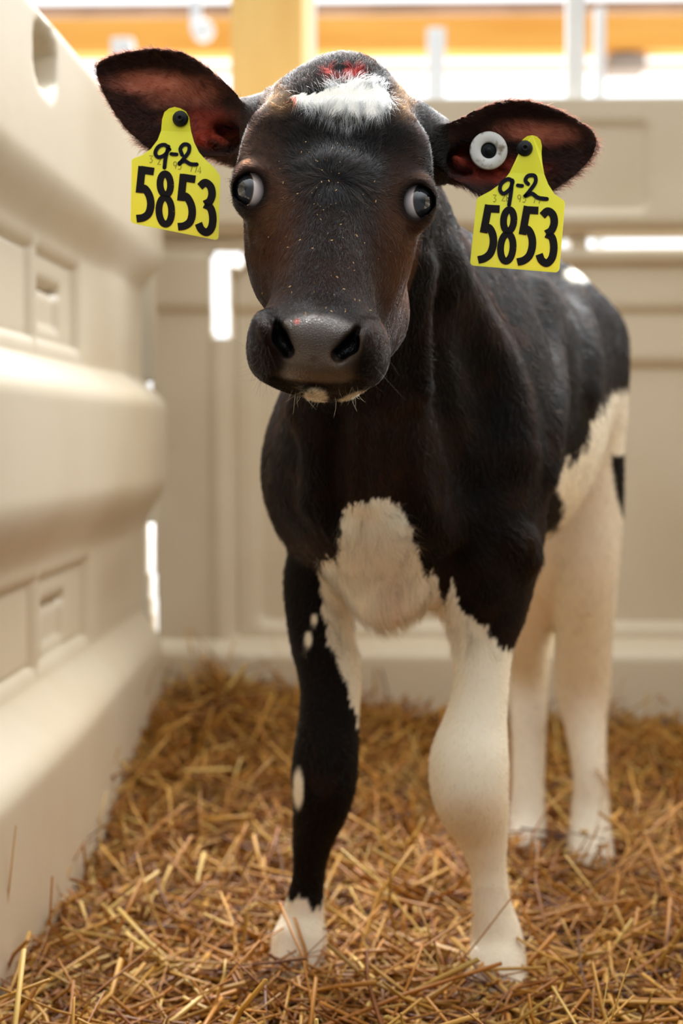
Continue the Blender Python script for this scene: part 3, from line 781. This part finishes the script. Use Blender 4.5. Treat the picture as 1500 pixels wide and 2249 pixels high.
def surf(px0, py0, rad=6):
    k = np.flatnonzero((np.abs(px-px0) < rad) & (np.abs(py-py0) < rad) & (Yv < 1.56))
    if len(k) == 0: return None
    i = k[Yv[k].argmin()]; return BV[i], VN[i]
# whiskers
WP = []; WR = []; WCo = []
def whisk(pt, d, L, r, col, curve):
    d = d/np.linalg.norm(d); q = [pt+d*L*t+np.array(curve)*L*t*t for t in np.linspace(0, 1, 7)]
    WP.append(q); WR.append([r*(1-.8*t) for t in np.linspace(0, 1, 7)]); WCo.append(col)
for i in range(125):
    sx_ = rng.random()
    if i < 45: x0, y0 = rng.uniform(640, 800), rng.uniform(850, 880); L = rng.uniform(.005, .013); col = (.62, .48, .30)
    elif i < 105: x0, y0 = rng.uniform(556, 585), rng.uniform(760, 832); L = rng.uniform(.008, .022); col = (.025, .02, .018)
    else: x0, y0 = rng.uniform(826, 845), rng.uniform(700, 845); L = rng.uniform(.008, .025); col = (.03, .024, .02)
    h = surf(x0, y0, 9)
    if h is None: continue
    p_, n_ = h; WP_dir = n_+np.array([0, -.1, -.4])+rng.normal(0, .5, 3)
    whisk(p_, WP_dir, L, .00007 if i >= 45 else .00014, col, (rng.uniform(-.5, .5), 0, rng.uniform(-.5, .5)))
whiskers = strands('whiskers', np.array(WP), np.array(WR), np.array(WCo), hair_mat('whisker_strands', .3), calf)
whiskers['kind'] = 'stuff'
WP, WR, WCo = [], [], []
for px_, py_, Y_, sgn in EYES:
    for i in range(46):
        t_ = i/45; x0 = px_-sgn*26+sgn*52*t_; y0 = py_-22-26*math.sin(math.pi*min(1, t_*1.1+.05)); 
        whisk(P(x0, y0, Y_-.002+.012*t_), np.array([sgn*(.1+.9*t_), -.55, -.25+.3*t_])+rng.normal(0, .1, 3), rng.uniform(.007, .014)*(.6+.6*t_), .00013, (.01, .008, .008), (sgn*.1, 0, -.1))
lash = strands('eyelashes', np.array(WP), np.array(WR), np.array(WCo), hair_mat('lash_strands', .4), calf); lash['kind'] = 'stuff'
# straw crumbs caught in the face hair
CH = material('straw_crumb', (.75, .45, .16), .6, .3); V = []; Fc = []
for i in range(95):
    x0 = rng.normal(720, 70); y0 = rng.uniform(300, 690); h = surf(x0, y0, 5)
    if h is None: continue
    p_, n_ = h; p_ = p_+n_*.0022; d1 = unit(rng.normal(0, 1, (1, 3)))[0]*rng.uniform(.0002, .0009); d2 = np.cross(n_, d1)*.3; d3 = n_*.00015; b0 = len(V)
    for k in range(8): V.append(p_+d1*(1 if k & 1 else -1)+d2*(1 if k & 2 else -1)+d3*(1 if k & 4 else -1))
    Fc += [tuple(b0+j for j in f) for f in ((0, 1, 3, 2), (4, 6, 7, 5), (0, 4, 5, 1), (2, 3, 7, 6), (0, 2, 6, 4), (1, 5, 7, 3))]
cr = mesh_obj('straw_dust', V, Fc, CH, calf, smooth=False); cr['kind'] = 'stuff'

# ------------------------------------------------------------------ ear tags
YEL = material('yellow_tag_plastic', (.84, .75, .012), .38, .4, sss=.15, noise=((.86, .80, .03), 60, .35, .7), bump=(300, .1, .0004))
INK = material('black_print', (.012, .009, .009), .8, .1)
PEN = material('marker_ink', (.008, .007, .014), .8, .1)
FAINT = material('worn_print', (.30, .28, .03), .6, .2)
BLK = material('black_stud', (.006, .007, .007), .5, .25, bump=(200, .3, .0006))
BUT = material('white_button_plastic', (.76, .74, .68), .4, .4, noise=((.28, .22, .15), 130, .50, .66))
def tagY(top, y0, y1):
    return lambda y: top-.022*np.clip((y-y0)/(y1-y0), 0, 1)
def stroke(pts, hw, Yf, lift, caps='flat'):
    p = np.array(pts, float); n = len(p); tg = np.zeros_like(p)
    tg[1:-1] = p[2:]-p[:-2]; tg[0] = p[1]-p[0]; tg[-1] = p[-1]-p[-2]
    tg /= np.linalg.norm(tg, axis=1)[:, None]; nr = np.stack([-tg[:, 1], tg[:, 0]], 1)
    hwv = np.broadcast_to(hw, (n,)); L = p+nr*hwv[:, None]; R_ = p-nr*hwv[:, None]
    V = [P(x, y, Yf(y)-lift) for x, y in np.vstack([L, R_])]; Fc = [(i, i+1, n+i+1, n+i) for i in range(n-1)]
    if caps == 'round':
        for i in (0, n-1):
            b = len(V); V += [P(p[i, 0]+hwv[i]*math.cos(a), p[i, 1]+hwv[i]*math.sin(a), Yf(p[i, 1])-lift) for a in np.linspace(0, 2*math.pi, 14, endpoint=False)]
            Fc.append(tuple(range(b, b+14)))
    return V, Fc
def curve2(pts, n=8): return catmull(np.array(pts, float), n)
def five(): return [[(.98, .065), (.26, .065)], [(.33, .0), (.19, .49)], list(map(tuple, curve2([(.20, .42), (.48, .40), (.74, .52), (.82, .68), (.70, .84), (.40, .93), (.04, .965)])))]
def oval(cx, cy, rx, ry, n=28): return [(cx+rx*math.cos(a), cy+ry*math.sin(a)) for a in np.linspace(0, 2*math.pi, n)]
def eight(): return [oval(.5, .25, .29, .185), oval(.5, .715, .35, .235)]
def three(): return [list(map(tuple, curve2([(.10, .15), (.38, .065), (.68, .12), (.78, .25), (.66, .38), (.38, .45)]))),
                     list(map(tuple, curve2([(.38, .45), (.70, .50), (.84, .66), (.78, .84), (.52, .94), (.22, .90), (.06, .80)])))]
DIG = {'5': five, '8': eight, '3': three}
def merge(parts):
    V = []; Fc = []
    for v, f in parts:
        b = len(V); V += list(v); Fc += [tuple(b+i for i in q) for q in f]
    return V, Fc
def ear_tag(name, outline, stud, Ytop, digits, hand, small, label, tone=1):
    root = empty(name, P(stud[0], stud[1], Ytop))
    inv = -np.array(root.location)
    y0, y1 = min(p[1] for p in outline), max(p[1] for p in outline); Yf = tagY(Ytop, y0+40, y1)
    poly = []
    n = len(outline)
    for i in range(n):
        a, b, c = [np.array(outline[(i+k) % n][:2], float) for k in (-1, 0, 1)]; r = outline[i][2] if len(outline[i]) > 2 else 0
        if r == 0: poly.append(b); continue
        d1 = (a-b)/np.linalg.norm(a-b); d2 = (c-b)/np.linalg.norm(c-b)
        for t_ in np.linspace(0, 1, 6): poly.append((b+d1*r)*(1-t_)**2+2*b*t_*(1-t_)+(b+d2*r)*t_**2)
    n = len(poly)
    # densify for the slight bend
    V = [P(x, y, Yf(y)-.0008)+inv for x, y in poly]+[P(x, y, Yf(y)+.0008)+inv for x, y in poly]
    Fc = [tuple(range(n)), tuple(range(n, 2*n))[::-1]]+[(i, (i+1) % n, n+(i+1) % n, n+i) for i in range(n)]
    pan = mesh_obj('tag_panel', V, Fc, YEL, root, smooth=False)
    bv = pan.modifiers.new('bevel', 'BEVEL'); bv.width = .0004; bv.segments = 2; bv.limit_method = 'ANGLE'
    pr = []
    for ch, (ox, oy, wx, wy, hx, hy) in digits:
        for st_ in DIG[ch]():
            q = [(ox+wx*a+hx*b, oy+wy*a+hy*b) for a, b in st_]
            pr.append(stroke(q, 8.4 if ch != '8' else 7.6, Yf, .0013))
    V, Fc = merge(pr); o = mesh_obj('printed_number', [v+inv for v in V], Fc, INK, pan, smooth=False); o['label'] = 'large black number 5853'
    V, Fc = merge([stroke(curve2(h, 6) if len(h) > 2 else h, w_, Yf, .00155, 'round') for h, w_ in hand])
    o = mesh_obj('handwritten_date', [v+inv for v in V], Fc, PEN, pan, smooth=False); o['label'] = 'black marker writing 9-2'
    V, Fc = merge([stroke(h, .9, Yf, .0011) for h in small])
    o = mesh_obj('serial_number', [v+inv for v in V], Fc, FAINT, pan, smooth=False); o['label'] = 'faint small grey digits'
    V, Fc = disc_mesh((0, 0, 0), .0064, (0, -1, .0), .006, 36, 0, .25); V = [np.array(v)+(0, .001, 0) for v in V]
    st_ = mesh_obj('stud', V, Fc, BLK, root)
    V, Fc = disc_mesh((0, -.0052, 0), .0030, (0, -1, .0), .0016, 24, .0012, .3); mesh_obj('stud_tip', V, Fc, BLK, st_)
    V, Fc = disc_mesh((0, .001, 0), .0025, (0, 1, .0), .034, 24); mesh_obj('stud_shaft', V, Fc, BLK, root)
    tag(root, label, 'ear tag', 'yellow ear tags')
    return root
SEG = {'3': [[(0, 0), (1, 0), (.4, .9), (1, 1.3), (.6, 2), (0, 1.9)]], '2': [[(0, .4), (.5, 0), (1, .5), (0, 2), (1, 2)]], '8': [oval(.5, .5, .45, .5, 12), oval(.5, 1.5, .5, .5, 12)],
       '9': [oval(.5, .6, .5, .6, 12), [(1, .6), (.6, 2)]], '5': [[(1, 0), (.1, 0), (.1, .8), (.8, .8), (1, 1.4), (.6, 2), (0, 1.9)]], '7': [[(0, 0), (1, 0), (.4, 2)]], '4': [[(.8, 2), (.8, 0), (0, 1.4), (1.1, 1.4)]]}
def small_text(items):
    out = []
    for ch, x, y in items:
        for st_ in SEG[ch]: out.append([(x+7*a, y+7.5*b) for a, b in st_])
    return out
outL = [(357, 262), (362, 247), (372, 239), (384, 236), (396, 239), (408, 246), (415, 259), (417, 272), (419, 290), (425, 312), (436, 335), (452, 353), (470, 369), (483, 387, 5), (479, 527, 9), (288, 489, 9), (290, 350, 5),
        (312, 342), (332, 328), (347, 308), (355, 287)]
ear_tag('ear_tag', outL, (397, 262), 1.449,
    [('5', (299, 363, 40, 6, -1, 121)), ('8', (343, 371, 40, 5, 0, 125)), ('5', (390, 380, 40, 6, -1, 122)), ('3', (435, 391, 40, 5, -2, 124))],
    [([(372, 328), (362, 318), (348, 322), (341, 336), (348, 345), (362, 340), (370, 328)], 4.3), ([(370, 322), (364, 345), (361, 368)], 4.3), ([(376, 338), (388, 339)], 4.0),
     ([(400, 340), (396, 327), (404, 317), (415, 320), (414, 334), (402, 350), (394, 360)], 4.3), ([(394, 358), (405, 353), (418, 360), (432, 361)], 4.3)],
    small_text([('3', 328, 342), ('2', 346, 346), ('8', 358, 350), ('9', 381, 355), ('5', 391, 357), ('7', 416, 362), ('7', 426, 364), ('4', 434, 366)]),
    'yellow ear tag numbered 5853 on the ear at left of the photo')
outR = [(1143, 326), (1144, 316), (1149, 307), (1158, 300), (1169, 298), (1179, 301), (1186, 308), (1189, 320), (1189, 338), (1190, 358), (1194, 382), (1203, 405), (1217, 427), (1240, 443, 6), (1227, 598, 10), (1033, 582, 9), (1048, 436, 6),
        (1078, 420), (1103, 402), (1120, 380), (1132, 355), (1140, 336)]
ear_tag('ear_tag', outR, (1152, 327), 1.449,
    [('5', (1061, 449, 38, 2, -13, 126)), ('8', (1100, 451, 39, 2, -9, 128)), ('5', (1146, 452, 38, 2, -12, 128)), ('3', (1188, 454, 40, 3, -8, 130))],
    [([(1126, 398), (1116, 393), (1102, 402), (1098, 416), (1106, 425), (1120, 415), (1126, 400)], 4.3), ([(1125, 396), (1122, 425), (1118, 450)], 4.3), ([(1137, 407), (1147, 408)], 4.0),
     ([(1160, 404), (1154, 396), (1160, 386), (1174, 386), (1176, 400), (1164, 418), (1154, 430)], 4.3), ([(1154, 430), (1168, 425), (1182, 434), (1201, 437)], 4.5)],
    small_text([('3', 1083, 428), ('2', 1102, 426), ('8', 1112, 427), ('9', 1137, 428), ('5', 1148, 429), ('7', 1170, 431), ('7', 1181, 432)]),
    'yellow ear tag numbered 5853 on the ear at right of the photo')
bt = empty('button_tag', P(1072, 332, 1.464))
V, Fc = disc_mesh((0, 0, 0), .0155, (.10, -1, .0), .0045, 48, .0066, .2); mesh_obj('ring', V, Fc, BUT, bt)
V, Fc = disc_mesh((0, 0, 0), .0072, (.10, -1, .0), .0022, 40); mesh_obj('centre_plate', V, Fc, BLK, bt)
V, Fc = disc_mesh((0, -.002, 0), .0030, (.10, -1, .0), .004, 30, 0, .3); mesh_obj('pin', V, Fc, BLK, bt)
tag(bt, 'round white plastic button tag with dark centre beside the right ear tag', 'ear tag')

# ------------------------------------------------------------------ straw bedding
def straw(NS):
    U = rng.random((NS*2, 2)); x = -.50+U[:, 0]*1.45; y = 1.35+U[:, 1]*2.02
    keep = (x > -.47) & (x < .86); x, y = x[keep][:NS], y[keep][:NS]; n = len(x)
    L = rng.uniform(.03, .14, n)*np.where(rng.random(n) < .15, 1.6, 1.0)
    yaw = rng.uniform(0, 2*math.pi, n); tilt = rng.normal(0, .22, n); up = rng.random(n) < .05
    tilt = np.where(up, rng.uniform(.4, 1.1, n), tilt)
    z = ground(x, y)+rng.random(n)**1.3*.030+.002+np.abs(np.sin(tilt))*L*.35
    dr = np.stack([np.cos(yaw)*np.cos(tilt), np.sin(yaw)*np.cos(tilt), np.sin(tilt)], 1)
    k = 4; kink = rng.normal(0, .35, (n, 3))*np.array([1, 1, .3]); kp = rng.integers(1, 3, n)
    c = np.zeros((n, k, 3)); base = np.stack([x, y, z], 1)
    for i in range(k):
        t = i/(k-1)-.5
        c[:, i] = base+dr*(L*t)[:, None]+kink*(L*np.abs(t)*((i > kp)*.6+.25))[:, None]
    c[:, :, 0] = np.maximum(c[:, :, 0], wall_left_depth(c[:, :, 1], c[:, :, 2])+.006)
    c[:, :, 0] = np.minimum(c[:, :, 0], .455-wall_left_depth(c[:, :, 1], c[:, :, 2]))
    c[:, :, 1] = np.minimum(c[:, :, 1], YB-.04); c[:, :, 2] = np.maximum(c[:, :, 2], ground(c[:, :, 0], c[:, :, 1])+.001)
    wd = rng.uniform(.0010, .0033, n)*np.where(rng.random(n) < .1, 1.4, 1); th = wd*rng.uniform(.3, .8, n)
    side = unit(np.cross(dr, np.array([0, 0, 1.0])+rng.normal(0, .5, (n, 3)))); nup = np.cross(side, dr)
    V = np.zeros((n, k, 4, 3))
    for i in range(k):
        tp = 1-.25*(i/(k-1))
        for j, (a, b) in enumerate(((1, 0), (0, 1), (-1, 0), (0, -1))):
            V[:, i, j] = c[:, i]+side*(wd*a*tp)[:, None]+nup*(th*b*tp)[:, None]
    idx = np.arange(n*k*4).reshape(n, k, 4); Q = []
    for i in range(k-1):
        for j in range(4): Q.append(np.stack([idx[:, i, j], idx[:, i, (j+1) % 4], idx[:, i+1, (j+1) % 4], idx[:, i+1, j]], 1))
    Q.append(idx[:, 0, ::-1]); Q.append(idx[:, k-1])
    pal = np.array([[.39, .155, .017], [.29, .100, .010], [.50, .25, .038], [.20, .062, .008], [.11, .032, .005], [.62, .40, .11], [.36, .18, .025]])
    ci = rng.choice(7, n, p=[.24, .22, .13, .17, .12, .04, .08]); cc = pal[ci]*rng.uniform(.75, 1.2, (n, 1))
    cc[up | (wd > .0028)] = pal[rng.choice([0, 2, 5, 6], int((up | (wd > .0028)).sum()), p=[.4, .3, .1, .2])]
    return V.reshape(-1, 3), np.concatenate(Q), np.repeat(cc, k*4, 0)
SM = material('straw_stalk', (.6, .4, .15), .5, .35, bump=(400, .2, .0005)); attr_color(SM)
V, Q, cc = straw(34000)
st = fast_mesh('straw_bedding', V, Q, SM, smooth=False); set_col(st.data, np.clip(cc, 0, .9))
tag(st, 'deep golden straw bedding covering the pen floor', 'straw', kind='stuff')
